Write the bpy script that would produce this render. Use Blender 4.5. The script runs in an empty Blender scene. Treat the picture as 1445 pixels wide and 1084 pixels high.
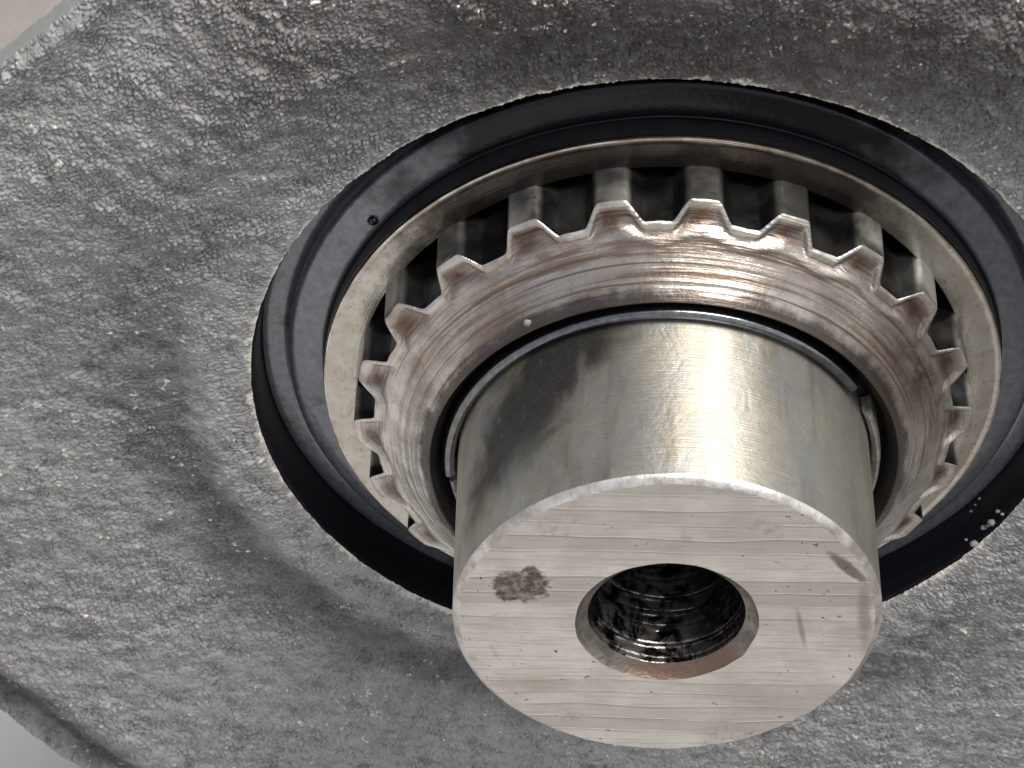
import bpy, math, random
import numpy as np
from mathutils import Matrix, Vector

random.seed(7)
PI = math.pi
scene = bpy.context.scene
COL = scene.collection

# ------------------------------------------------------------------ camera
# The shaft axis runs along -Y (towards the viewer), Z is up, 1 unit = the shaft's radius.
cam_data = bpy.data.cameras.new("camera")
cam = bpy.data.objects.new("camera", cam_data)
COL.objects.link(cam)
RIGHT = Vector((0.99527187, 0.01596609, -0.09580705))
UP = Vector((0.05442429, 0.72532671, 0.68625007))
BACK = Vector((0.08044815, -0.68821962, 0.72102833))
m = Matrix((RIGHT, UP, BACK)).transposed().to_4x4()
m.translation = Vector((0.5229875, -10.77418393, 11.40496061))
cam.matrix_world = m
cam_data.sensor_width = 36.0
cam_data.lens = 4447.07 / 1445.0 * 36.0
cam_data.clip_start = 0.05
cam_data.clip_end = 2000.0
cam_data.dof.use_dof = True
cam_data.dof.focus_distance = 15.35
cam_data.dof.aperture_fstop = 3.2
scene.camera = cam

# ------------------------------------------------------------------ light
SUN = Vector((0.42, -0.14, 0.88)).normalized()       # towards the sun
elev = math.asin(SUN.z)
azim = math.atan2(SUN.x, SUN.y)
world = bpy.data.worlds.new("World")
scene.world = world
world.use_nodes = True
wn = world.node_tree
bg = wn.nodes["Background"]
sky = wn.nodes.new("ShaderNodeTexSky")
sky.sky_type = 'NISHITA'
sky.sun_disc = False
sky.sun_elevation = elev
sky.sun_rotation = azim
sky.dust_density = 2.5
sky.air_density = 0.9
hs = wn.nodes.new("ShaderNodeHueSaturation")          # thin overcast: the blue is washed out
hs.inputs['Saturation'].default_value = 0.35
wn.links.new(sky.outputs[0], hs.inputs['Color'])
wn.links.new(hs.outputs[0], bg.inputs[0])
bg.inputs[1].default_value = 0.058
sd = bpy.data.lights.new("sun", 'SUN')
sd.energy = 1.5
sd.angle = math.radians(32.0)
sd.color = (1.0, 0.95, 0.88)
sun = bpy.data.objects.new("sun", sd)
COL.objects.link(sun)
sun.rotation_euler = SUN.to_track_quat('Z', 'Y').to_euler()
scene.view_settings.view_transform = 'Standard'
scene.view_settings.look = 'None'
scene.view_settings.exposure = 1.58
scene.view_settings.gamma = 1.0

# ------------------------------------------------------------------ noise (numpy)
def _hash(ix, iy, iz, seed):
    h = (ix * 374761393 + iy * 668265263 + iz * 2147483647 + seed * 1274126177) & 0xFFFFFFFF
    h = ((h ^ (h >> 13)) * 1274126177) & 0xFFFFFFFF
    h = (h ^ (h >> 16)) & 0xFFFFFFFF
    h = ((h * 2654435761) & 0xFFFFFFFF) ^ (h >> 15)
    return (h & 0xFFFFFF).astype(np.float64) / 8388607.5 - 1.0

def noise2(x, y, seed=0):
    """gradient noise, about -1..1"""
    x = np.asarray(x, float); y = np.asarray(y, float)
    ix = np.floor(x).astype(np.int64); iy = np.floor(y).astype(np.int64)
    fx = x - ix; fy = y - iy
    u = fx * fx * fx * (fx * (fx * 6 - 15) + 10); v = fy * fy * fy * (fy * (fy * 6 - 15) + 10)
    z = np.zeros_like(ix)
    def g(a, b):
        ang = _hash(ix + a, iy + b, z, seed) * PI
        return np.cos(ang) * (fx - a) + np.sin(ang) * (fy - b)
    n = (g(0, 0) * (1 - u) + g(1, 0) * u) * (1 - v) + (g(0, 1) * (1 - u) + g(1, 1) * u) * v
    return n * 1.5

def fbm2(x, y, seed=0, octv=4):
    s = 0; a = 1; t = 0
    for k in range(octv):
        s = s + a * noise2(x * 2 ** k + 13.7 * k, y * 2 ** k - 7.3 * k, seed + k); t += a; a *= .5
    return s / t

def worley(x, y, seed=0):
    """distance to the nearest and the second nearest of scattered points"""
    ix = np.floor(x).astype(np.int64); iy = np.floor(y).astype(np.int64); z = np.zeros_like(ix)
    f1 = np.full(x.shape, 9.0); f2 = np.full(x.shape, 9.0)
    for a in (-1, 0, 1):
        for b in (-1, 0, 1):
            px = ix + a + .5 + .48 * _hash(ix + a, iy + b, z, seed); py = iy + b + .5 + .48 * _hash(ix + a, iy + b, z + 1, seed + 9)
            d = np.hypot(px - x, py - y)
            f2 = np.minimum(f2, np.maximum(f1, d)); f1 = np.minimum(f1, d)
    return f1, f2

def smooth(a, b, x):
    t = np.clip((x - a) / (b - a), 0, 1)
    return t * t * (3 - 2 * t)

# ------------------------------------------------------------------ object helpers
def tag(o, label=None, cat=None, group=None, kind=None):
    if label: o['label'] = label
    if cat: o['category'] = cat
    if group: o['group'] = group
    if kind: o['kind'] = kind
    return o

def empty(name, loc, label, cat, group=None):
    o = bpy.data.objects.new(name, None)
    COL.objects.link(o)
    o.location = loc
    o.empty_display_size = 0.2
    return tag(o, label, cat, group)

def mesh_obj(name, verts, faces, mat, parent=None, smooth_deg=35, attr=None):
    me = bpy.data.meshes.new(name)
    verts = np.asarray(verts, np.float32)
    if parent is not None:
        verts = verts - np.array(parent_world(parent), np.float32)
    if isinstance(faces, np.ndarray):
        nf, k = faces.shape
        me.vertices.add(len(verts)); me.vertices.foreach_set('co', verts.ravel())
        me.loops.add(nf * k); me.loops.foreach_set('vertex_index', faces.astype(np.int32).ravel())
        me.polygons.add(nf)
        me.polygons.foreach_set('loop_start', np.arange(0, nf * k, k, dtype=np.int32))
        me.update(calc_edges=True)
    else:
        me.from_pydata(verts.tolist(), [], faces)
        me.update()
    me.validate()
    me.polygons.foreach_set('use_smooth', np.ones(len(me.polygons), bool))
    if smooth_deg is not None:
        me.set_sharp_from_angle(angle=math.radians(smooth_deg))
    if attr:
        for an, vals in attr.items():
            a = me.attributes.new(an, 'FLOAT', 'POINT')
            a.data.foreach_set('value', np.asarray(vals, np.float32))
    me.materials.append(mat)
    o = bpy.data.objects.new(name, me)
    COL.objects.link(o)
    if parent is not None:
        o.parent = parent
    return o

def parent_world(p):
    v = Vector((0, 0, 0))
    while p is not None:
        v += p.location
        p = p.parent
    return v

def pol(r, th, h):
    return np.stack([r * np.cos(th), -h * np.ones_like(r * th), r * np.sin(th)], -1)

def grid_faces(nu, nv, wrap):
    """grid index i*nv + j, i along angle (increasing), j from inside to outside"""
    iu = np.arange(nu if wrap else nu - 1); jv = np.arange(nv - 1)
    I, J = np.meshgrid(iu, jv, indexing='ij')
    I2 = (I + 1) % nu
    # normal towards -Y (viewer): order chosen for (r outwards, angle increasing seen from -Y)
    return np.stack([I * nv + J, I * nv + J + 1, I2 * nv + J + 1, I2 * nv + J], -1).reshape(-1, 4)

def densify(prof, step):
    out = [prof[0]]
    for a, b in zip(prof[:-1], prof[1:]):
        d = math.hypot(b[0] - a[0], b[1] - a[1]); n = max(1, int(math.ceil(d / step)))
        for k in range(1, n + 1):
            out.append((a[0] + (b[0] - a[0]) * k / n, a[1] + (b[1] - a[1]) * k / n))
    return out

def lathe(name, prof, mat, parent=None, seg=240, a0=None, a1=None, wob=None, smooth_deg=35, cap=False, step=None):
    """prof: list of (r, h) from the inside/back to the outside, turned round the axis"""
    if step: prof = densify(prof, step)
    full = a0 is None
    th = np.linspace(0, 2 * PI, seg, endpoint=False) if full else np.linspace(math.radians(a0), math.radians(a1), seg)
    pr = np.array(prof)
    R = np.repeat(pr[None, :, 0], seg, 0); H = np.repeat(pr[None, :, 1], seg, 0); T = np.repeat(th[:, None], len(prof), 1)
    if wob: R, H = wob(R, T, H)
    v = pol(R, T, H).reshape(-1, 3)
    f = grid_faces(seg, len(prof), full)
    if cap and not full:
        faces = [tuple(x) for x in f.tolist()]
        n = len(prof)
        faces.append(tuple(range(n - 1, -1, -1)))
        faces.append(tuple(range((seg - 1) * n, seg * n)))
        return mesh_obj(name, v, faces, mat, parent, smooth_deg)
    return mesh_obj(name, v, f, mat, parent, smooth_deg)

# ------------------------------------------------------------------ material helpers
class NT:
    def __init__(s, name):
        s.m = bpy.data.materials.new(name); s.m.use_nodes = True
        s.t = s.m.node_tree; s.b = s.t.nodes['Principled BSDF']
        s.geo = s.t.nodes.new('ShaderNodeNewGeometry')
        s.pos = s.geo.outputs['Position']
    def n(s, ty, **kw):
        x = s.t.nodes.new(ty)
        for k, v in kw.items(): setattr(x, k, v)
        return x
    def L(s, a, b): s.t.links.new(a, b)
    def put(s, sock, v):
        if hasattr(v, 'is_linked') or isinstance(v, bpy.types.NodeSocket): s.L(v, sock)
        else: sock.default_value = v
    def math(s, op, a, b=0.0, c=None, clamp=False):
        x = s.n('ShaderNodeMath', operation=op, use_clamp=clamp)
        s.put(x.inputs[0], a); s.put(x.inputs[1], b)
        if c is not None: s.put(x.inputs[2], c)
        return x.outputs[0]
    def vmul(s, v, vec):
        x = s.n('ShaderNodeVectorMath', operation='MULTIPLY'); s.put(x.inputs[0], v); x.inputs[1].default_value = vec
        return x.outputs[0]
    def vadd(s, v, w):
        x = s.n('ShaderNodeVectorMath', operation='ADD'); s.put(x.inputs[0], v); s.put(x.inputs[1], w)
        return x.outputs[0]
    def noise(s, vec, scale, detail=4, rough=.55, dist=0.0, ty=None):
        x = s.n('ShaderNodeTexNoise'); s.L(vec, x.inputs['Vector'])
        x.inputs['Scale'].default_value = scale; x.inputs['Detail'].default_value = detail
        x.inputs['Roughness'].default_value = rough; x.inputs['Distortion'].default_value = dist
        return x.outputs[0]
    def voro(s, vec, scale, feature='F1', rnd=1.0):
        x = s.n('ShaderNodeTexVoronoi', feature=feature); s.L(vec, x.inputs['Vector'])
        x.inputs['Scale'].default_value = scale; x.inputs['Randomness'].default_value = rnd
        return x.outputs[0]
    def ramp(s, fac, stops, interp='LINEAR'):
        x = s.n('ShaderNodeValToRGB'); s.put(x.inputs[0], fac); e = x.color_ramp; e.interpolation = interp
        while len(e.elements) < len(stops): e.elements.new(0.5)
        for el, (p, c) in zip(e.elements, stops):
            el.position = p; el.color = (c, c, c, 1) if not hasattr(c, '__len__') else (*c, 1)
        return x.outputs[0]
    def step(s, v, a, b):
        x = s.n('ShaderNodeMapRange', interpolation_type='SMOOTHSTEP')
        s.put(x.inputs[0], v); x.inputs[1].default_value = a; x.inputs[2].default_value = b
        return x.outputs[0]
    def mix(s, f, a, b, blend='MIX'):
        x = s.n('ShaderNodeMix', data_type='RGBA', blend_type=blend)
        s.put(x.inputs[0], f)
        for i, v in ((6, a), (7, b)):
            if isinstance(v, bpy.types.NodeSocket): s.L(v, x.inputs[i])
            else: x.inputs[i].default_value = (*v, 1) if len(v) == 3 else v
        return x.outputs[2]
    def mixf(s, f, a, b):
        x = s.n('ShaderNodeMix', data_type='FLOAT'); s.put(x.inputs[0], f); s.put(x.inputs[2], a); s.put(x.inputs[3], b)
        return x.outputs[0]
    def polar(s):
        """radius, angle, height of the shading point about the shaft axis"""
        sp = s.n('ShaderNodeSeparateXYZ'); s.L(s.pos, sp.inputs[0])
        x, y, z = sp.outputs
        r = s.math('SQRT', s.math('ADD', s.math('MULTIPLY', x, x), s.math('MULTIPLY', z, z)))
        a = s.math('ARCTAN2', z, x)
        h = s.math('MULTIPLY', y, -1.0)
        s.x, s.z, s.r, s.a, s.h = x, z, r, a, h
        return r, a, h
    def xyz(s, x, y, z):
        c = s.n('ShaderNodeCombineXYZ'); s.put(c.inputs[0], x); s.put(c.inputs[1], y); s.put(c.inputs[2], z)
        return c.outputs[0]
    def spot(s, cx, cz, rx, rz, warp=0.0, rot=0.0, soft=.35):
        """soft-edged blotch on a flat face, with a ragged outline"""
        dx = s.math('SUBTRACT', s.x, cx); dz = s.math('SUBTRACT', s.z, cz)
        c_, s_ = math.cos(rot), math.sin(rot)
        ux = s.math('ADD', s.math('MULTIPLY', dx, c_ / rx), s.math('MULTIPLY', dz, s_ / rx))
        uz = s.math('ADD', s.math('MULTIPLY', dx, -s_ / rz), s.math('MULTIPLY', dz, c_ / rz))
        d = s.math('SQRT', s.math('ADD', s.math('MULTIPLY', ux, ux), s.math('MULTIPLY', uz, uz)))
        if warp:
            nz = s.noise(s.pos, 16.0, 4, .65)
            d = s.math('ADD', d, s.math('MULTIPLY', s.math('SUBTRACT', nz, .5), warp))
        return s.math('SUBTRACT', 1.0, s.step(d, 1.0 - soft, 1.0 + soft))
    def bump(s, h, dist, strength=1.0, normal=None):
        x = s.n('ShaderNodeBump'); s.L(h, x.inputs['Height']); x.inputs['Distance'].default_value = dist
        x.inputs['Strength'].default_value = strength
        if normal is not None: s.L(normal, x.inputs['Normal'])
        return x.outputs[0]
    def attr(s, name):
        x = s.n('ShaderNodeAttribute', attribute_name=name); return x.outputs['Fac']
    def out(s, **kw):
        names = dict(color='Base Color', metal='Metallic', rough='Roughness', normal='Normal', spec='Specular IOR Level',
                     aniso='Anisotropic', tangent='Tangent', arot='Anisotropic Rotation', coat='Coat Weight', coatr='Coat Roughness')
        for k, v in kw.items():
            sock = s.b.inputs[names[k]]
            if isinstance(v, bpy.types.NodeSocket): s.L(v, sock)
            elif k == 'color': sock.default_value = (*v, 1)
            else: sock.default_value = v
        return s.m

# ------------------------------------------------------------------ materials
def mat_casting():
    s = NT('cast_aluminium'); r, a, h = s.polar()
    pos = s.pos
    n1 = s.noise(pos, 1.1, 4, .6); n2 = s.noise(pos, 14, 5, .65); n3 = s.noise(pos, 70, 3, .6)
    col = s.mix(n1, (.285, .282, .278), (.40, .397, .392))
    col = s.mix(s.step(n2, .40, .68), col, s.mix(.5, col, (.17, .16, .155)))
    # crevices hold dirt: the relief value stored on the mesh
    rel = s.attr('relief')
    col = s.mix(s.math('MULTIPLY', s.math('SUBTRACT', 1.0, s.step(rel, .05, .38)), .62), col, (.055, .05, .048))
    # warm dark shading above the bore, put into the colour
    bore_shade = s.math('MULTIPLY', s.spot(.45, 2.45, 1.9, .75, .9, -.10, .6), s.mixf(s.step(n2, .35, .6), .80, 1.0))
    col = s.mix(s.math('MULTIPLY', bore_shade, .88), col, (.062, .050, .045))
    bore_shade2 = s.math('MULTIPLY', s.spot(-1.0, 2.9, 1.2, .9, .9, .5, .6), s.step(n1, .35, .6))
    col = s.mix(s.math('MULTIPLY', bore_shade2, .55), col, (.10, .09, .085))
    col = s.mix(s.math('MULTIPLY', s.attr('hollow_shade'), s.mixf(n2, .65, .95)), col, (.038, .037, .039))  # shade of the down-facing slopes, painted as a darker tone
    # bright bare flecks, in clusters, on the proud grains
    cl = s.step(s.noise(pos, 2.3, 3, .6), .40, .60)
    fl = s.step(s.noise(pos, 28, 2, .5), .585, .68)
    fleck = s.math('MULTIPLY', s.math('MULTIPLY', fl, cl), s.step(rel, .30, .6), clamp=True)
    # the edge of the bore: machined, chipped bare
    en = s.noise(pos, 22, 4, .7)
    edge = s.math('SUBTRACT', 1.0, s.step(s.math('ADD', r, s.math('MULTIPLY', s.math('SUBTRACT', s.math('ADD', s.math('MULTIPLY', en, .5), s.math('MULTIPLY', s.noise(pos, 2.5, 3), .5)), .5), -.34)), 2.035, 2.07))
    bare = s.math('MAXIMUM', fleck, s.math('MULTIPLY', edge, .85))
    col = s.mix(bare, col, (.72, .68, .60))
    b = s.bump(n3, .006, .8)
    b = s.bump(n2, .018, .7, b)
    return s.out(color=col, metal=.08, rough=s.mixf(bare, s.mixf(n2, .52, .72), .42), normal=b, spec=.3)

def mat_bore():
    s = NT('oily_bore_wall'); r, a, h = s.polar()
    n = s.noise(s.vmul(s.pos, (1, 6, 1)), 9, 4)
    col = s.mix(n, (.004, .004, .006), (.016, .015, .017))
    return s.out(color=col, rough=.42, normal=s.bump(s.noise(s.pos, 60, 3), .003, .5), spec=.3)

def mat_flange_edge():
    s = NT('machined_flange_edge')
    n = s.noise(s.pos, 12, 4)
    return s.out(color=s.mix(n, (.24, .24, .235), (.33, .33, .32)), metal=.3, rough=.5, normal=s.bump(s.noise(s.pos, 60, 3), .004))

def mat_ground():
    s = NT('concrete_floor')
    n = s.noise(s.pos, .16, 4, .55, .4); n2 = s.noise(s.pos, 6, 6, .6)
    s.polar()
    far = s.step(s.math('ADD', s.math('MULTIPLY', s.h, -1.0), s.math('MULTIPLY', n, 2.0)), 5.2, 6.8)     # a browner slab further back
    col = s.mix(far, s.mix(n, (.34, .337, .33), (.41, .405, .395)), s.mix(n, (.15, .13, .12), (.19, .17, .155)))
    dim_floor = s.step(s.math('ADD', s.x, n), 1.6, 2.6)  # unseen floor on the right, made dark to dim the shaft's reflection
    col = s.mix(dim_floor, col, (.055, .052, .05))
    col = s.mix(s.math('MULTIPLY', n2, .35), col, (.30, .29, .28))
    return s.out(color=col, rough=.85, normal=s.bump(n2, .03, .5))

def mat_seal():
    # blackened steel case of the seal, faintly dusty
    s = NT('blackened_seal_case'); r, a, h = s.polar()
    n = s.noise(s.pos, 5, 4, .6); n2 = s.noise(s.pos, 22, 4, .6); n3 = s.noise(s.pos, 110, 2)
    col = s.mix(s.step(n2, .3, .75), (.155, .165, .185), (.225, .23, .245))
    col = s.mix(s.step(n, .60, .78), col, (.10, .065, .055))
    da = s.math('ABSOLUTE', s.math('SUBTRACT', s.math('ADD', a, s.math('MULTIPLY', s.math('SUBTRACT', n, .5), .8)), math.radians(86)))
    oil_and_refl = s.math('SUBTRACT', 1.0, s.step(da, .45, 1.0))  # upper arc: blocked reflection painted dark, over some brown oil
    col = s.mix(s.math('MULTIPLY', oil_and_refl, .97), col, (.009, .0075, .009))
    vo = s.step(s.noise(s.pos, 30, 3, .7), .70, .76)
    col = s.mix(vo, col, (.05, .045, .045))
    return s.out(color=col, metal=.6, rough=s.mixf(oil_and_refl, s.mixf(n2, .16, .30), .11), normal=s.bump(n2, .004, .5, s.bump(n3, .0012, .6)), spec=.5)

def mat_rubber():
    s = NT('black_rubber'); r, a, h = s.polar()
    n = s.noise(s.vmul(s.pos, (1, 1, 1)), 18, 4, .6)
    # fine scuff lines that run round the wall
    l = s.noise(s.xyz(s.math('MULTIPLY', a, 2.2), s.math('MULTIPLY', h, 60), 0.0), 1.0, 3, .6)
    col = s.mix(s.step(l, .66, .8), (.0035, .0040, .0065), (.020, .022, .028))
    return s.out(color=col, rough=s.mixf(n, .28, .46), normal=s.bump(n, .003, .5), spec=.3)

def mat_ring():
    s = NT('tan_stained_steel'); r, a, h = s.polar()
    n = s.noise(s.pos, 7, 5, .65); n2 = s.noise(s.pos, 26, 4, .65); n3 = s.noise(s.pos, 60, 3)
    col = s.mix(s.step(n, .35, .65), (.50, .46, .39), (.58, .56, .515))
    col = s.mix(s.math('MULTIPLY', s.step(n2, .5, .7), .55), col, (.34, .27, .19))
    col = s.mix(s.math('MULTIPLY', s.step(n3, .66, .72), .8), col, (.10, .07, .05))
    # upper arc: dark reflection of teeth and shaft painted in, tinted oil-brown
    da = s.math('ABSOLUTE', s.math('SUBTRACT', s.math('ADD', a, s.math('MULTIPLY', s.math('SUBTRACT', n, .5), .5)), math.radians(88)))
    oil_and_refl = s.math('MULTIPLY', s.math('SUBTRACT', 1.0, s.step(da, .62, 1.05)), s.math('SUBTRACT', 1.0, s.step(s.math('ADD', r, s.math('MULTIPLY', n, .02)), 1.658, 1.685)))
    col = s.mix(s.math('MULTIPLY', oil_and_refl, .92), col, (.030, .021, .018))
    lines = s.noise(s.xyz(s.math('MULTIPLY', a, 1.5), s.math('MULTIPLY', r, 90), 0.0), 1.0, 2)
    b = s.bump(lines, .0015, .6)
    b = s.bump(n2, .003, .5, b)
    return s.out(color=col, metal=.92, rough=s.mixf(n2, .16, .34), normal=b)

def mat_gear_face():
    s = NT('turned_steel_face'); r, a, h = s.polar()
    st = s.attr('stain'); rim = s.attr('rim')
    av = s.xyz(s.math('COSINE', a), s.math('SINE', a), 0.0)
    av2 = s.vmul(av, (2.0, 2.0, 2.0))
    rr = s.math('MULTIPLY', r, 42.0)
    wob = s.math('MULTIPLY', s.noise(s.pos, 3.0, 3), 1.4)
    # streak noise that runs round the axis
    lv = s.vadd(av2, s.xyz(0.0, 0.0, s.math('ADD', rr, wob)))
    ln = s.noise(lv, 1.0, 5, .7)
    lf = s.noise(s.vadd(av2, s.xyz(0.0, 0.0, s.math('MULTIPLY', r, 14.0))), 1.0, 4, .6)
    n = s.noise(s.pos, 6, 5, .65); n2 = s.noise(s.pos, 30, 4, .65)
    col = s.mix(s.step(n, .3, .7), (.46, .43, .395), (.70, .675, .635))
    brown = s.math('MULTIPLY', s.step(ln, .46, .62), s.step(lf, .36, .62))
    # more oil varnish round the top and the right of the face
    top = s.step(s.math('SINE', s.math('ADD', a, .32)), -.15, .65)
    col = s.mix(s.math('MULTIPLY', s.step(s.noise(s.pos, 4.0, 4, .6), .5, .68), .5), col, (.20, .17, .145))
    col = s.mix(s.math('MULTIPLY', brown, s.mixf(top, .40, 1.0)), col, (.13, .078, .058))
    col = s.mix(s.math('MULTIPLY', s.step(lf, .52, .64), s.mixf(top, .06, .75)), col, (.25, .175, .14))
    col = s.mix(s.math('MULTIPLY', s.step(n2, .58, .70), .35), col, (.25, .19, .16))
    # fine dark turning marks, packed with oil
    tl = s.noise(s.vadd(s.vmul(av2, (.6, .6, .6)), s.xyz(0.0, 0.0, s.math('MULTIPLY', r, 95.0))), 1.0, 2, .5)
    col = s.mix(s.math('MULTIPLY', s.math('MULTIPLY', s.step(tl, .54, .66), s.mixf(top, .25, .85)), s.math('SUBTRACT', 1.0, s.step(r, 1.335, 1.365))), col, (.085, .055, .042))
    sn = s.math('MULTIPLY', st, s.mixf(n2, .55, 1.25), clamp=True)
    col = s.mix(s.math('MULTIPLY', top, .52), col, (.20, .145, .105))
    col = s.mix(sn, col, (.11, .058, .042))
    col = s.mix(s.math('MULTIPLY', rim, s.mixf(s.step(n, .35, .6), .0, .5)), col, (.74, .69, .63))
    # crusty oil on the right
    cr = s.math('MULTIPLY', s.spot(1.28, .38, .12, .34, 1.3, .3, .8), s.mixf(s.step(n, .4, .6), .35, .9))
    col = s.mix(cr, col, (.075, .055, .045))
    # a dark tide mark next to the groove
    inner = s.math('SUBTRACT', 1.0, s.step(s.math('ADD', r, s.math('MULTIPLY', s.math('SUBTRACT', n, .5), .10)), 1.165, 1.205))
    col = s.mix(s.math('MULTIPLY', inner, .85), col, (.06, .05, .045))
    b = s.bump(s.math('MULTIPLY', s.math('ADD', ln, tl), .5), .009, 1.0)
    b = s.bump(s.noise(lv, 2.7, 2, .5), .002, .8, b)
    b = s.bump(n2, .0035, .45, b)
    tg = s.n('ShaderNodeTangent', direction_type='RADIAL', axis='Y').outputs[0]
    return s.out(color=col, metal=.85, rough=s.mixf(n2, .17, .36), normal=b, aniso=.75, arot=.25, tangent=tg)

def mat_gear_side():
    s = NT('dark_spline_flank'); r, a, h = s.polar()
    n = s.noise(s.pos, 4.5, 4, .55); n2 = s.noise(s.pos, 40, 4, .65)
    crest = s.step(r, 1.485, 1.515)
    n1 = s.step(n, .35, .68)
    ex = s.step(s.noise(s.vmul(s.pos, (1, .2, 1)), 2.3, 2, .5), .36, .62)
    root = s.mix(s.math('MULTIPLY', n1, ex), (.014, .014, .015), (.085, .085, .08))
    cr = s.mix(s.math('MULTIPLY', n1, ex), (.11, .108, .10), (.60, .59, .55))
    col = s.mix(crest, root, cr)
    col = s.mix(s.step(n2, .60, .72), col, (.03, .025, .022))
    return s.out(color=col, metal=.75, rough=s.mixf(n, .10, .30), normal=s.bump(n2, .003, .5))

def mat_dark():
    s = NT('oily_black_cavity')
    n = s.noise(s.pos, 12, 4)
    return s.out(color=s.mix(n, (.006, .006, .007), (.02, .018, .017)), rough=.35, spec=.3)

def mat_shaft():
    s = NT('ground_steel_shaft'); r, a, h = s.polar()
    n = s.noise(s.pos, 4.2, 5, .62, .6); n2 = s.noise(s.pos, 17, 5, .65); n3 = s.noise(s.pos, 60, 3)
    # heat tint and old oil: pale straw, olive, brown, grey blue
    col = s.mix(s.step(n, .38, .62), (.50, .49, .46), (.56, .53, .45))
    n5 = s.noise(s.vmul(s.pos, (1, .35, 1)), 3.1, 4, .6, .8)
    col = s.mix(s.math('MULTIPLY', s.step(n5, .46, .68), .42), col, (.30, .235, .125))
    n6 = s.noise(s.vmul(s.pos, (1.0, .25, 1.0)), 5.2, 3, .6, .3)
    col = s.mix(s.math('MULTIPLY', s.step(n6, .50, .70), .5), col, (.34, .36, .38))
    # dark reflection painted into the colour on the upper left, mixed with old varnish
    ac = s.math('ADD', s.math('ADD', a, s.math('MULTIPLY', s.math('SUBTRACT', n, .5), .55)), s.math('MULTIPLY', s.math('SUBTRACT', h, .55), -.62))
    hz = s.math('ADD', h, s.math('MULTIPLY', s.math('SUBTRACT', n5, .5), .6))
    dark_refl = s.math('MULTIPLY', s.math('MULTIPLY', s.step(ac, 1.62, 1.86), s.math('SUBTRACT', 1.0, s.step(ac, 2.18, 2.46))), s.math('SUBTRACT', 1.0, s.step(hz, 1.02, 1.34)))
    col = s.mix(s.math('MULTIPLY', dark_refl, s.mixf(n2, .80, .98)), col, (.060, .058, .057))
    # brown varnish bands parallel to the axis
    n4 = s.noise(s.xyz(s.math('MULTIPLY', a, 7.0), s.math('MULTIPLY', h, .9), 0.0), 1.0, 4, .6)
    col = s.mix(s.math('MULTIPLY', s.step(n4, .54, .72), .42), col, (.20, .155, .10))
    col = s.mix(s.math('MULTIPLY', s.step(n3, .68, .74), .6), col, (.12, .09, .07))
    lines = s.noise(s.xyz(s.math('MULTIPLY', a, 2.5), s.math('MULTIPLY', h, 130), 0.0), 1.0, 3, .6)
    wisp = s.noise(s.pos, 8.5, 5, .6, 2.2)
    col = s.mix(s.math('MULTIPLY', s.step(s.math('ABSOLUTE', s.math('SUBTRACT', wisp, .5)), .05, .0), .16), col, (.34, .29, .18))
    fine = s.noise(s.xyz(s.math('MULTIPLY', a, 14.0), s.math('MULTIPLY', h, 70), 0.0), 1.0, 4, .7)
    col = s.mix(s.math('MULTIPLY', s.step(fine, .52, .72), .18), col, (.30, .29, .27))
    scr = s.noise(s.xyz(s.math('MULTIPLY', a, 22.0), s.math('MULTIPLY', h, 3.0), 2.0), 1.0, 3, .7)
    col = s.mix(s.math('MULTIPLY', s.step(scr, .62, .70), .40), col, (.70, .68, .62))
    b = s.bump(lines, .0026, .9)
    b = s.bump(n, .012, .35, b)
    b = s.bump(n2, .0018, .5, b)
    b = s.bump(n3, .0008, .4, b)
    tg = s.n('ShaderNodeTangent', direction_type='RADIAL', axis='Y').outputs[0]
    return s.out(color=col, metal=.88, rough=s.mixf(n2, .33, .45), normal=b, aniso=.85, arot=.25, tangent=tg)

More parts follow.
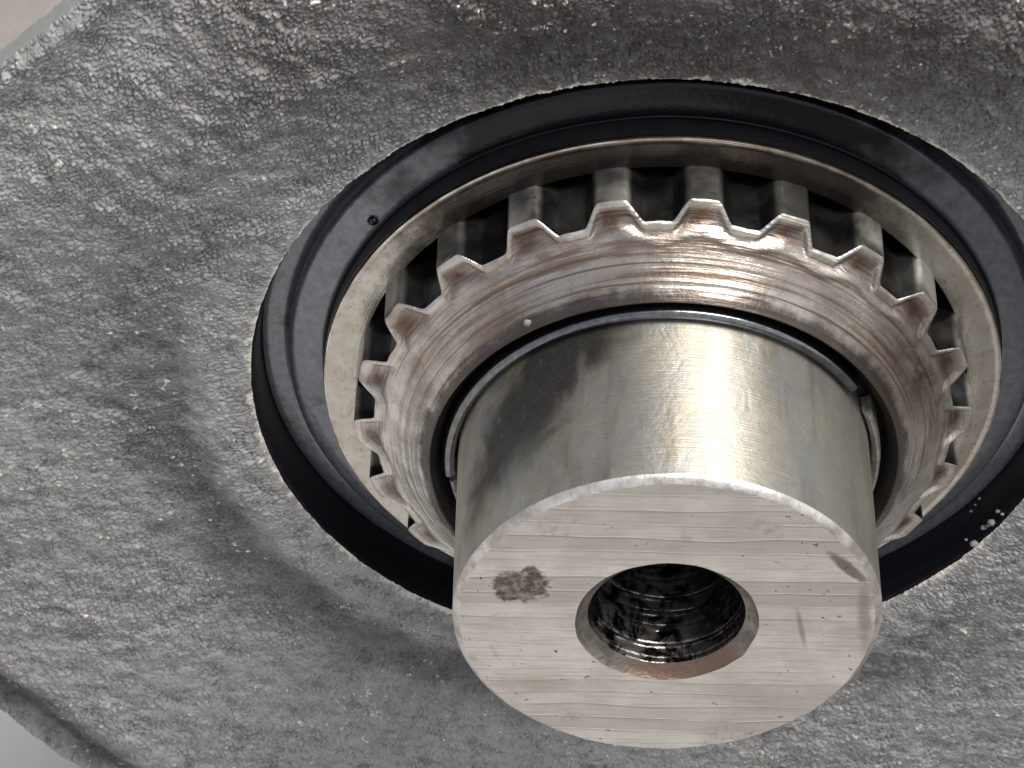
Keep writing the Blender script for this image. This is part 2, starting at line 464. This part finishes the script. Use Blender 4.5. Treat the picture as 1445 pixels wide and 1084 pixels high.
def mat_end():
    s = NT('sawn_steel_end'); r, a, h = s.polar()
    # saw passes: nearly horizontal, tilted a little
    ang = math.radians(-6.0)
    v = s.math('ADD', s.math('MULTIPLY', s.x, -math.sin(ang)), s.math('MULTIPLY', s.z, math.cos(ang)))
    u = s.math('ADD', s.math('MULTIPLY', s.x, math.cos(ang)), s.math('MULTIPLY', s.z, math.sin(ang)))
    n = s.noise(s.pos, 5, 5, .65); n2 = s.noise(s.pos, 30, 4, .65); n3 = s.noise(s.pos, 90, 2)
    wv = s.math('ADD', s.math('MULTIPLY', v, 10.5), s.math('MULTIPLY', s.noise(s.xyz(s.math('MULTIPLY', u, .8), s.math('MULTIPLY', v, 2.5), 0.0), 1.0, 2), 1.3))
    fr = s.math('FRACT', wv); idn = s.math('FLOOR', wv)
    wh = s.n('ShaderNodeTexWhiteNoise', noise_dimensions='1D'); s.L(idn, wh.inputs['W'])
    ramp = s.math('MULTIPLY', fr, s.mixf(wh.outputs[0], .1, 1.0))
    line = s.math('MULTIPLY', s.step(fr, .88, .95), s.mixf(wh.outputs[0], .0, 1.0))
    brk = s.step(s.noise(s.xyz(s.math('MULTIPLY', u, 2.0), idn, 3.0), 1.0, 3, .6), .36, .52)
    line = s.math('MULTIPLY', line, brk)
    fine = s.noise(s.xyz(s.math('MULTIPLY', u, 3.0), s.math('MULTIPLY', v, 70.0), 0.0), 1.0, 3, .6)
    # a different pass for the fine marks so they are not all parallel
    col = s.mix(s.step(n, .3, .7), (.545, .503, .450), (.68, .64, .588))
    col = s.mix(s.math('MULTIPLY', s.step(wh.outputs[0], .40, .80), .55), col, (.385, .36, .33))
    col = s.mix(s.math('MULTIPLY', s.step(fine, .46, .70), .42), col, (.33, .285, .25))
    col = s.mix(s.math('MULTIPLY', line, .70), col, (.88, .86, .81))
    dk = s.math('MULTIPLY', s.math('MULTIPLY', s.step(fr, .80, .90), s.math('SUBTRACT', 1.0, s.step(fr, .90, .95))), brk)
    col = s.mix(s.math('MULTIPLY', dk, s.mixf(wh.outputs[0], .2, .7)), col, (.26, .20, .165))
    # dirty blotches
    dirt = s.math('MULTIPLY', s.step(s.noise(s.pos, 3.2, 3, .6), .56, .72), s.step(n2, .45, .62))
    col = s.mix(s.math('MULTIPLY', dirt, .65), col, (.33, .26, .22))
    pits = s.math('MULTIPLY', s.step(s.noise(s.pos, 26, 2, .5), .70, .745), s.step(n, .42, .55))
    col = s.mix(s.math('MULTIPLY', pits, .85), col, (.10, .07, .06))
    # one brown oval smear, a dark nick by the right rim, and smaller marks
    sm = s.spot(-.655, .325, .125, .115, 1.5, .5, .16)
    col = s.mix(s.math('MULTIPLY', sm, s.mixf(s.step(n2, .35, .6), .55, 1.0)), col, (.085, .062, .050))
    nk = s.spot(.845, .325, .028, .125, .7, .62, .4)
    col = s.mix(s.math('MULTIPLY', nk, .8), col, (.10, .08, .075))
    s2 = s.spot(.915, -.02, .030, .22, 1.6, 0.0, .6)
    col = s.mix(s.math('MULTIPLY', s2, .6), col, (.20, .155, .135))
    s3 = s.spot(.62, -.085, .012, .12, 1.0, .1, .6)
    col = s.mix(s.math('MULTIPLY', s3, .6), col, (.20, .16, .14))
    s4 = s.spot(-.62, -.42, .20, .05, 2.0, -.1, .9)
    col = s.mix(s.math('MULTIPLY', s4, .35), col, (.30, .24, .20))
    s5 = s.spot(.42, -.58, .30, .10, 2.0, -.2, .9)
    col = s.mix(s.math('MULTIPLY', s5, .35), col, (.33, .28, .25))
    b = s.bump(ramp, .010, .5)
    b = s.bump(line, .004, .6, b)
    b = s.bump(fine, .0018, .8, b)
    b = s.bump(n3, .002, .5, b)
    b = s.bump(s.math('SUBTRACT', 1.0, s.math('MAXIMUM', nk, pits)), .02, .8, b)
    return s.out(color=col, metal=.45, rough=s.mixf(n2, .42, .58), normal=b)

def mat_chamfer():
    s = NT('bright_worn_chamfer'); r, a, h = s.polar()
    n = s.noise(s.pos, 8, 5, .65); n2 = s.noise(s.pos, 40, 3, .6)
    col = s.mix(s.step(n, .35, .65), (.36, .33, .30), (.64, .62, .58))
    col = s.mix(s.math('MULTIPLY', s.step(n2, .58, .7), .5), col, (.36, .25, .20))
    return s.out(color=col, metal=.7, rough=s.mixf(n2, .28, .42), normal=s.bump(n2, .004, .6))

def mat_countersink():
    s = NT('rusty_countersink'); r, a, h = s.polar()
    n = s.noise(s.pos, 9, 5, .65); n2 = s.noise(s.pos, 38, 4, .65)
    ln = s.noise(s.xyz(s.math('MULTIPLY', a, 1.2), s.math('MULTIPLY', h, 60), 0.0), 1.0, 3, .6)
    rust = s.math('MULTIPLY', s.spot(.08, -.36, .34, .22, .8, 0.0, .5), .9)
    col = s.mix(s.step(n, .35, .7), (.14, .13, .12), (.34, .31, .28))
    col = s.mix(rust, col, (.17, .108, .075))
    col = s.mix(s.math('MULTIPLY', s.step(ln, .55, .7), .5), col, (.10, .08, .07))
    return s.out(color=col, metal=.7, rough=s.mixf(n2, .25, .45), normal=s.bump(n2, .006, .8))

def mat_hole():
    s = NT('oil_wet_bored_hole'); r, a, h = s.polar()
    n = s.noise(s.pos, 11, 5, .7, .6); n2 = s.noise(s.pos, 34, 4, .7)
    col = s.mix(s.step(n, .35, .7), (.008, .008, .009), (.05, .045, .042))
    highlight_lift = s.math('MULTIPLY', s.spot(-.14, -.28, .26, .22, 1.2, 0.0, .6), s.step(n, .40, .60))
    col = s.mix(highlight_lift, col, (.40, .37, .35))  # lower left wall painted lighter to lift its highlights
    crust = s.math('MULTIPLY', s.step(s.math('ADD', s.x, s.math('MULTIPLY', s.h, .3)), .50, .66), s.step(n2, .47, .56))
    col = s.mix(s.math('MULTIPLY', crust, .6), col, (.16, .145, .135))
    b = s.bump(n, .008, .5)
    b = s.bump(s.noise(s.xyz(s.math('MULTIPLY', a, 1.5), s.math('MULTIPLY', h, 16), 0.0), 1.0, 1), .006, .5, b)
    return s.out(color=col, metal=.8, rough=s.mixf(n, .08, .24), normal=b)

def mat_clip():
    s = NT('polished_snap_ring'); r, a, h = s.polar()
    n = s.noise(s.pos, 30, 3, .6)
    col = s.mix(s.step(n, .3, .8), (.16, .16, .17), (.26, .26, .265))
    return s.out(color=col, metal=1.0, rough=s.mixf(n, .10, .22), normal=s.bump(n, .0015, .5))

def mat_bright():
    s = NT('bright_rubbed_steel'); r, a, h = s.polar()
    n = s.noise(s.pos, 7, 4, .6)
    col = s.mix(s.step(n, .35, .7), (.34, .26, .19), (.78, .75, .70))
    return s.out(color=col, metal=1.0, rough=s.mixf(n, .30, .16))

def mat_clip_dirty():
    s = NT('dry_grey_snap_ring')
    n = s.noise(s.pos, 26, 4, .6)
    col = s.mix(s.step(n, .35, .7), (.20, .195, .185), (.38, .37, .35))
    return s.out(color=col, metal=.5, rough=.5, normal=s.bump(n, .006, .7))

def mat_crumb():
    s = NT('pale_grit'); n = s.noise(s.pos, 40, 3)
    return s.out(color=s.mix(n, (.12, .12, .105), (.26, .26, .22)), rough=.8, normal=s.bump(n, .004))

M = dict(cast=mat_casting(), bore=mat_bore(), fedge=mat_flange_edge(), ground=mat_ground(), seal=mat_seal(), rubber=mat_rubber(),
         ring=mat_ring(), gface=mat_gear_face(), gside=mat_gear_side(), dark=mat_dark(), shaft=mat_shaft(), end=mat_end(),
         cham=mat_chamfer(), sink=mat_countersink(), hole=mat_hole(), clip=mat_clip(), bright=mat_bright(), clipd=mat_clip_dirty(), crumb=mat_crumb())

# ------------------------------------------------------------------ setting: the floor below
GZ = -5.75
g = 400.0
tag(mesh_obj('ground', [(-g, -g, GZ), (g, -g, GZ), (g, g, GZ), (-g, g, GZ)], [(0, 1, 2, 3)], M['ground']), kind='structure')

# ------------------------------------------------------------------ gearbox housing
housing = empty('gearbox_housing', (0, 0.1, GZ), 'rough grey sand-cast metal housing with a large round bore, filling the whole background', 'housing')
R_BORE = 2.043
outline = [(-5.9, -.04), (-2.62, 2.545), (-1.0, 3.83), (1.4, 4.5), (3.6, 4.2), (5.0, 2.2), (5.2, -1.5), (4.2, -4.6), (2.0, -5.65), (-1.0, -5.65), (-2.50, -5.45), (-3.91, -2.96)]
def outline_r(th):
    """distance from the axis to the housing's outline, corners rounded"""
    P = np.array(outline); Q = np.roll(P, -1, 0)
    out = np.full(th.shape, 1e9)
    c, s_ = np.cos(th), np.sin(th)
    acc = np.zeros_like(th)
    for p, q in zip(P, Q):
        d = q - p; nrm = np.array([-d[1], d[0]]); nrm = nrm / np.hypot(*nrm)
        if nrm @ p < 0: nrm = -nrm
        k = nrm @ p
        pr = (c * nrm[0] + s_ * nrm[1]) / k
        acc += np.maximum(pr, 1e-6) ** 40
    return acc ** (-1 / 40.0)

def cast_height(x, z, r, d):
    """relief of the sand-cast face: lumps with thin crevices, over a soft large form"""
    wx = x + .02 * noise2(x * 9, z * 9, 40); wz = z + .02 * noise2(x * 9 + 5, z * 9, 41)
    f1, f2 = worley(wx * 25 + .5 * noise2(x * 12, z * 12, 61), wz * 34 + .5 * noise2(x * 12 + 4, z * 12, 62), 1)
    g1, g2 = worley(wx * 44 + .5 * noise2(x * 26, z * 26, 63), wz * 56 + .5 * noise2(x * 26 + 4, z * 26, 64), 2)
    lump = np.clip((f2 - f1) * 1.5, 0, 1) ** .6 * (.75 + .5 * noise2(x * 13, z * 16, 65))
    lump2 = np.clip((g2 - g1) * 1.5, 0, 1) ** .6
    a3 = noise2(x * 70, z * 80, 3); mid = fbm2(x * 6, z * 7, 7, 3)
    merge = smooth(-.25, .25, fbm2(x * 5, z * 6, 66, 2))              # patches where the big grains melt together
    grain = np.clip(lump * (.35 + .65 * merge) * .6 + lump2 * .4 + .25 * mid, 0, 1.2)
    big = fbm2(x * .9 + 3, z * .9, 11, 3)
    var = .65 + .55 * smooth(-.35, .35, fbm2(x * 1.6, z * 1.6, 31, 3))
    th = np.arctan2(z, x)
    var = var * (1 + .55 * smooth(.2, .9, np.cos(th - math.radians(85))))
    h = .031 * var * (grain - .35) + .0025 * a3 + .016 * mid + .03 * big
    # a low raised land round the bore, strongest on the lower left
    th = np.arctan2(z, x)
    low = smooth(-.2, .8, np.cos(th - math.radians(232)))
    land = (1 - smooth(.20, .42, r - R_BORE + .06 * noise2(x * 2, z * 2, 21)))
    h = h - .07 * low * (1 - land)
    # above the bore the skin swells up to a broad ridge, then falls away again
    up_ = smooth(-.1, .75, np.cos(th - math.radians(80)))
    h = h + .17 * up_ * smooth(2.12, 2.75, r + .10 * noise2(x * 1.4, z * 1.4, 23)) * (1 - smooth(2.75, 3.5, r))
    h = h * (.35 + .65 * smooth(0.0, .10, r - R_BORE))
    # the rolled edge of the flange: a hollow, then a lip
    sw_ = .25 + .75 * smooth(-1.0, 1.0, -z)
    h = h + sw_ * (-.27 * (1 - smooth(.12, .58, d)) + .08 * (1 - smooth(.02, .16, d)))
    h = h - .05 * (1 - smooth(0.0, .05, d)) - .010 * (1 - smooth(0.0, .03, r - R_BORE))
    # mask for painted shade: the rim's hollow and below the land, lower left
    nz = fbm2(x * 2.2, z * 2.2, 51, 4)
    shd = smooth(.07, .19, d + .07 * nz) * (1 - smooth(.36, .66, d + .16 * nz)) * smooth(-.3, .4, -z / 2.5)
    shd2 = low * smooth(.26, .42, r - R_BORE + .10 * nz) * (1 - smooth(.50, .95, r - R_BORE + .25 * nz))
    return h, grain, np.clip(shd + .75 * shd2, 0, 1)

NA, NR = 2600, 350
th = np.linspace(0, 2 * PI, NA, endpoint=False)
Ro = outline_r(th)
tt = np.linspace(0, 1, NR)
# a ragged chipped lip: the bore edge wavers by a hair
Rin = R_BORE + .003 * noise2(np.cos(th) * 26, np.sin(th) * 26, 5) + .002 * noise2(np.cos(th) * 60, np.sin(th) * 60, 6)
Rg = Rin[:, None] + (Ro - Rin)[:, None] * tt[None, :]
Tg = np.repeat(th[:, None], NR, 1)
X = Rg * np.cos(Tg); Z = Rg * np.sin(Tg)
H, REL, SHD = cast_height(X, Z, Rg, Ro[:, None] - Rg)
v = np.stack([X, -H, Z], -1).reshape(-1, 3)
mesh_obj('cast_face', v, grid_faces(NA, NR, True), M['cast'], housing, None, attr={'relief': REL.ravel(), 'hollow_shade': SHD.ravel()})
# bore wall: follows the lip, drops to behind the seal
ha = H[:, 0]
cols = [(Rin, ha), (Rin - .010, ha - .03), (np.full(NA, 2.022), np.full(NA, -.12)), (np.full(NA, 2.014), np.full(NA, -.30)), (np.full(NA, 2.014), np.full(NA, -1.2))]
cols = cols[::-1]
v = np.stack([np.stack([c[0] * np.cos(th), -c[1], c[0] * np.sin(th)], -1) for c in cols], 1).reshape(-1, 3)
mesh_obj('bore_wall', v, grid_faces(NA, len(cols), True), M['bore'], housing, 50)
# machined edge of the flange
ho = H[:, -1]
cols = [(Ro, ho), (Ro + .012, ho - .012), (Ro + .012, ho - .13), (Ro - .03, ho - .16), (Ro * .6, ho * 0 - .95)]
v = np.stack([np.stack([c[0] * np.cos(th), -c[1], c[0] * np.sin(th)], -1) for c in cols], 1).reshape(-1, 3)
mesh_obj('flange_edge', v, grid_faces(NA, len(cols), True), M['fedge'], housing, 40)
# the case behind the flange
lathe('rear_case', [(2.3, -.80), (2.25, -1.4), (2.0, -3.4), (1.5, -3.8), (.001, -3.85)], M['cast'], housing, seg=96)

# ------------------------------------------------------------------ oil seal
seal = empty('oil_seal', (0, .2, 0), 'black oil seal with slate grey metal face, sunk in the bore of the rough housing', 'oil seal')
def wob_seal(R, T, H):
    return R + .003 * noise2(np.cos(T) * 3, np.sin(T) * 3, 60), H + .0025 * noise2(np.cos(T) * 5, np.sin(T) * 5, 61)
lathe('outer_wall', [(2.008, -.275), (2.012, -.262), (2.018, -.10), (2.028, -.045), (2.034, -.03), (2.034, -.5)][:5], M['rubber'], seal, seg=360, wob=wob_seal, step=.03)
lathe('outer_flange', [(1.862, -.285), (1.90, -.272), (1.985, -.268), (2.003, -.276), (2.010, -.30)], M['seal'], seal, seg=360, wob=wob_seal, step=.02)
lathe('face_ring', [(1.672, -.30), (1.674, -.175), (1.684, -.160), (1.70, -.155), (1.78, -.168), (1.845, -.186), (1.862, -.196), (1.868, -.208), (1.868, -.32)],
      M['seal'], seal, seg=360, wob=wob_seal, step=.02)

lathe('inner_lip', [(1.688 + .008 * math.cos(t_), -.157 + .008 * math.sin(t_)) for t_ in np.linspace(PI, 0, 9)], M['rubber'], seal, seg=360, wob=wob_seal)

# ------------------------------------------------------------------ bearing ring
ring = empty('bearing_ring', (0, .3, 0), 'tan stained flat steel ring between the black seal and the toothed hub', 'bearing ring')
lathe('ring_land', [(1.503, -.60), (1.503, -.022), (1.512, -.008), (1.58, -.010), (1.655, -.018), (1.667, -.015), (1.674, -.016)], M['ring'], ring, seg=360, step=.02)
def wob_none(R, T, H): return R, H
lathe('ring_edge', [(1.674, -.016), (1.680, -.018), (1.684, -.026), (1.6845, -.040)], M['bright'], ring, seg=360)
lathe('ring_wall', [(1.6845, -.040), (1.682, -.15), (1.66, -.16), (1.66, -.6)], M['bore'], ring, seg=360)
lathe('cavity_floor', [(.9, -.55), (1.503, -.55)], M['dark'], ring, seg=96)

# ------------------------------------------------------------------ output shaft with its splined hub
shaft = empty('output_shaft', (0, -.4, 0), 'thick polished steel shaft stub with a sawn end and centre hole, pointing at the viewer', 'shaft')
HE = 1.476
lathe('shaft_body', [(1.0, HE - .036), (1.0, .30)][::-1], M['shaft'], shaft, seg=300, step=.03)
def wob_ch(R, T, H):
    k = noise2(np.cos(T) * 5, np.sin(T) * 5, 70) * .006 + noise2(np.cos(T) * 22, np.sin(T) * 22, 71) * .003
    inner = 1 - smooth(.966, .995, R)
    return R + k * inner, H
# profile goes from the middle outwards so that faces look at the viewer
lathe('end_chamfer', [(.966, HE), (.972, HE - .003), (.988, HE - .017), (.997, HE - .028), (1.0, HE - .036)], M['cham'], shaft, seg=360, wob=wob_ch)
def wob_end(R, T, H):
    k = noise2(np.cos(T) * 5, np.sin(T) * 5, 70) * .006 + noise2(np.cos(T) * 22, np.sin(T) * 22, 71) * .003
    inner = smooth(.94, .966, R)
    k2 = .010 * np.exp(-((T - math.radians(322)) / .10) ** 2) + .004 * noise2(np.cos(T) * 3, np.sin(T) * 3, 72)
    return R + k * inner + k2 * (1 - smooth(.428, .50, R)), H
endf = lathe('end_face', [(.428, HE)] + [(.428 + (.966 - .428) * k / 40, HE) for k in range(1, 41)], M['end'], shaft, seg=360, wob=wob_end)
def wob_mouth(R, T, H):
    k2 = .010 * np.exp(-((T - math.radians(322)) / .10) ** 2) + .004 * noise2(np.cos(T) * 3, np.sin(T) * 3, 72)
    return R + k2 * smooth(.39, .43, R), H
sink = lathe('countersink', [(.368, HE - .054), (.374, HE - .050), (.400, HE - .030), (.420, HE - .010), (.428, HE)], M['sink'], shaft, seg=240, wob=wob_mouth, step=.012)
# bored hole with worn thread-like ridges, then a drill cone
prof = []
hh = HE - .054
k = 0
r0 = .368
while hh > HE - .60:
    st_ = [.030, .055, .024, .07, .035, .05][k % 6]; k += 1
    prof += [(r0, hh), (r0 - .003, hh - st_ * .2), (r0 - .004, hh - st_ * .6), (r0 - .002, hh - st_ * .92)]
    hh -= st_; r0 -= .0045
prof += [(r0 - .02, hh), (r0 - .05, hh - .03), (r0 - .05, hh - .30), (.001, hh - .52)]
def wob_hole(R, T, H):
    return R + (.004 * noise2(np.cos(T) * 2 + 9, np.sin(T) * 2 + H * 9, 80) + .002 * noise2(np.cos(T) * 6, np.sin(T) * 6 + H * 40, 81)) * (R > .05), H
lathe('centre_hole', prof[::-1], M['hole'], shaft, seg=200, wob=wob_hole, smooth_deg=60)
# the burr at the lower right of the hole's mouth
def blob(name, c, rad, mat, parent, seed, sq=(1, 1, 1), n=10, rot=0.0):
    th_ = np.linspace(0, 2 * PI, n, endpoint=False); vs = [(0, 0, 1)]; 
    ph_ = np.linspace(0, PI, n // 2 + 2)[1:-1]
    for p in ph_:
        for t_ in th_: vs.append((math.sin(p) * math.cos(t_), math.sin(p) * math.sin(t_), math.cos(p)))
    vs.append((0, 0, -1)); vs = np.array(vs)
    k = 1 + .35 * noise2(vs[:, 0] * 1.7 + seed * 3.1, vs[:, 1] * 1.7 + vs[:, 2] * 2.3, seed)
    vs = vs * k[:, None] * np.array(sq) * rad
    c_, s_ = math.cos(rot), math.sin(rot)
    vs = np.stack([vs[:, 0] * c_ - vs[:, 2] * s_, vs[:, 1], vs[:, 0] * s_ + vs[:, 2] * c_], 1)
    f = []
    m_ = len(ph_)
    for j in range(n): f.append((0, 1 + j, 1 + (j + 1) % n))
    for i in range(m_ - 1):
        for j in range(n):
            f.append((1 + i * n + j, 1 + (i + 1) * n + j, 1 + (i + 1) * n + (j + 1) % n, 1 + i * n + (j + 1) % n))
    last = len(vs) - 1
    for j in range(n): f.append((last, 1 + (m_ - 1) * n + (j + 1) % n, 1 + (m_ - 1) * n + j))
    if parent is None:
        o = mesh_obj(name, vs, f, mat, None, None); o.location = c
    else:
        o = mesh_obj(name, vs + np.array(c), f, mat, parent, None)
    return o

# splined hub: conical face that rises to the shaft, toothed rim
hub_h0, hub_r0 = .214, 1.527
RS = 1.315; NT_ = 22; PITCH = 2 * PI / NT_; PH = math.radians(79.0)
R_IN, H_IN = 1.142, .512
def cone_h(r_):
    t_ = np.clip((r_ - R_IN) / (hub_r0 - R_IN), 0, 1)
    return H_IN + (hub_h0 - H_IN) * t_ - .050 * np.sin(PI * t_) * (1 - .3 * t_)
def toothness(th_):
    """1 on a crest, 0 in a root, from the angle"""
    q = (th_ - PH) / PITCH; q = np.abs(q - np.round(q)) * 2          # 0 at the crest's middle, 1 in mid root
    return .35 * np.clip((.66 - q) / .34, 0, 1) + .65 * (1 - smooth(.26, .72, q))
def rim_r(th_):
    return 1.420 + .100 * toothness(th_)
def hub_surface(th_, t_):
    """t_ from 0 (inner) to 1 (rim); returns r, h, stain, rimness"""
    rr_ = rim_r(th_) + .004 * noise2(np.cos(th_) * 14, np.sin(th_) * 14, 90)
    rs = RS                                                          # where the teeth sector begins
    r_ = rs + (rr_ - rs) * t_
    sd_ = rr_ - r_ + .007 * fbm2(r_ * np.cos(th_) * 9, r_ * np.sin(th_) * 9, 98, 2)
    tw = .5 + .5 * np.cos((th_ - PH) / PITCH * 2 * PI)               # soft wave, 1 under a crest
    r2 = 1.350 + .034 * tw + .003 * noise2(np.cos(th_) * 9, np.sin(th_) * 9, 97)
    q = (th_ - PH) / PITCH; q = (q - np.round(q)) * 2
    off = np.exp(-((q - .10) / .36) ** 2)
    mid_s = smooth(.016, .085, sd_) * smooth(.000, .030, r_ - r2)
    ridge = np.exp(-((r_ - r2 + .012) / .014) ** 2)
    h_ = cone_h(r_) - .026 * mid_s + .007 * ridge
    h_ = h_ - .006 * (1 - smooth(0.0, .008, sd_))
    stain = mid_s * (.12 + .88 * off)
    rimw = 1 - smooth(.026, .040, sd_)
    return r_, h_, stain, rimw

# inner conical face
ncone = 40
prof = [(R_IN - .008, H_IN - .02), (R_IN, H_IN)] + [(R_IN + (RS - R_IN) * k / ncone, float(cone_h(R_IN + (RS - R_IN) * k / ncone))) for k in range(1, ncone + 1)]
def wob_cone(R, T, H):
    lines_ = noise2(R * 55 + .3 * noise2(np.cos(T) * 2, np.sin(T) * 2, 93), np.cos(T) * .7, 91) * .0045 * smooth(1.165, 1.19, R) * (1 - smooth(1.28, 1.31, R))
    return R, H + lines_
lathe('conical_face', prof, M['gface'], shaft, seg=480, wob=wob_cone, smooth_deg=None)
lathe('hub_core', [(1.25, -.50), (1.36, -.46), (1.385, -.06), (1.385, .20)][::1], M['dark'], shaft, seg=200)

# the teeth of the spline: each sector of the rim is a part
NS, NTT = 61, 30
for i in range(NT_):
    c0 = PH + PITCH * i
    ths = c0 + (np.linspace(-.5, .5, NS)) * PITCH
    Tt, tq = np.meshgrid(ths, np.linspace(0, 1, NTT), indexing='ij')
    r_, h_, st_, rw_ = hub_surface(Tt, tq)
    jit = 1 + .03 * noise2(np.full(1, i * 1.7), np.zeros(1), 95)[0]
    top = pol(r_, Tt, h_)
    attr_st = st_; attr_rw = rw_
    v = top.reshape(-1, 3)
    f = [tuple(x) for x in grid_faces(NS, NTT, False).tolist()]
    t = mesh_obj('tooth', v, f, M['gface'], shaft, None, attr={'stain': attr_st.ravel(), 'rim': attr_rw.ravel()})
    # flanks: the wall that drops from the rim to the back of the hub
    rr_ = r_[:, -1]; h0_ = h_[:, -1]
    lev = [h0_, h0_ - .015, h0_ - .10, np.full(NS, .02), np.full(NS, -.055), np.full(NS, -.065)]
    dr = [0, .003, .003, .003, .003, -.06]
    vv = np.stack([np.stack([(rr_ + d_) * np.cos(ths), -l_, (rr_ + d_) * np.sin(ths)], -1) for l_, d_ in zip(lev, dr)], 1).reshape(-1, 3)
    mesh_obj('tooth_flank', vv, grid_faces(NS, len(lev), False), M['gside'], t, 20)

# groove round the shaft's foot
lathe('groove', [(1.0, .36), (1.03, .352), (1.085, .40), (1.100, .455), (1.122, .474), (R_IN - .008, H_IN - .02)], M['dark'], shaft, seg=240)

# ------------------------------------------------------------------ retaining ring in the groove
clip = empty('retaining_ring', (0, -.36, 0), 'shiny thin split ring lying in the dark groove round the foot of the shaft', 'retaining ring')
cprof = [(1.006, .38), (1.008, .470), (1.018, .497), (1.040, .511), (1.056, .508), (1.070, .494), (1.077, .470), (1.078, .38)]
lathe('ring_segment', cprof, M['clip'], clip, seg=160, a0=27, a1=179, cap=True, step=None)
cprof2 = [(r_ if r_ < 1.03 else 1.03 + (r_ - 1.03) * .55, h_ - .012) for r_, h_ in cprof]
o = lathe('ring_segment', cprof2, M['clipd'], clip, seg=160, a0=181.5, a1=376, cap=True)
o['label'] = 'dry grey lower length of the split ring'

# ------------------------------------------------------------------ grit
def at_h(px, py, h):
    """the point at height h on the line of sight through a photo pixel (used once, to place the grit where it lies)"""
    d = RIGHT * ((px - 722.5) / 4447.07) + UP * (-(py - 542) / 4447.07) - BACK
    C = cam.matrix_world.translation
    s_ = (-h - C.y) / d.y
    return C + d * s_
def on_radius(px, py, R):
    """first point where that line meets the cylinder of radius R round the axis, on its inner side"""
    d = RIGHT * ((px - 722.5) / 4447.07) + UP * (-(py - 542) / 4447.07) - BACK
    C = cam.matrix_world.translation
    a_ = d.x ** 2 + d.z ** 2; b_ = 2 * (C.x * d.x + C.z * d.z); c_ = C.x ** 2 + C.z ** 2 - R * R
    disc = b_ * b_ - 4 * a_ * c_
    t_ = (-b_ + math.sqrt(max(disc, 0))) / (2 * a_)
    return C + d * t_
grit = [(1389, 745, .017, 'second largest pale grit lump on the black seal wall, in the middle of its cluster'),
        (1401, 738, .020, 'largest pale grit lump, upper right end of the cluster on the black seal wall'),
        (1376, 768, .022, 'pale grit lump at the outer lip, lowest of the grit on the black seal'),
        (1409, 722, .012, 'small pale grit grain just above the big lump on the black seal wall'),
        (1395, 742, .012, 'small pale grit grain wedged between the two big lumps on the seal'),
        (1415, 726, .010, 'tiny pale grit grain farthest right on the black seal wall'),
        (1371, 722, .008, 'tiny pale speck alone on the black seal, left of the grit cluster'),
        (1383, 704, .010, 'tiny pale speck highest on the lower right black seal wall'),
        (1377, 713, .008, 'tiny pale speck just below the highest speck on the black seal'),
        (1364, 762, .009, 'tiny pale speck beside the lowest grit lump, on its left')]
for i, (px, py, rad, lab) in enumerate(grit):
    p = on_radius(px, py, 2.016)
    if p.y < -.02 or p.y > .27: p = at_h(px, py, -.05)
    q = Vector((p.x, 0, p.z)).normalized() * (rad * .35)
    p = Vector((p.x - q.x, p.y, p.z - q.z))
    o = blob('grit_grain', p, rad, M['crumb'], None, 100 + i, (1.1, .9, .8), 9)
    tag(o, lab, 'grit', 'grit on the lower right of the black seal')
for (px, py, h_, rad, lab) in [(526, 312, -.165, .028, 'dark wet grain at the upper left of the slate grey seal face'),
                          (744, 456, .475, .020, 'white speck on the upper left brim of the dark groove')]:
    p = at_h(px, py, h_ + rad * .3)
    o = blob('grit_grain', p, rad, M['hole'] if px < 600 else M['crumb'], None, px, (1, .8, 1), 10)
    tag(o, lab, 'grit')
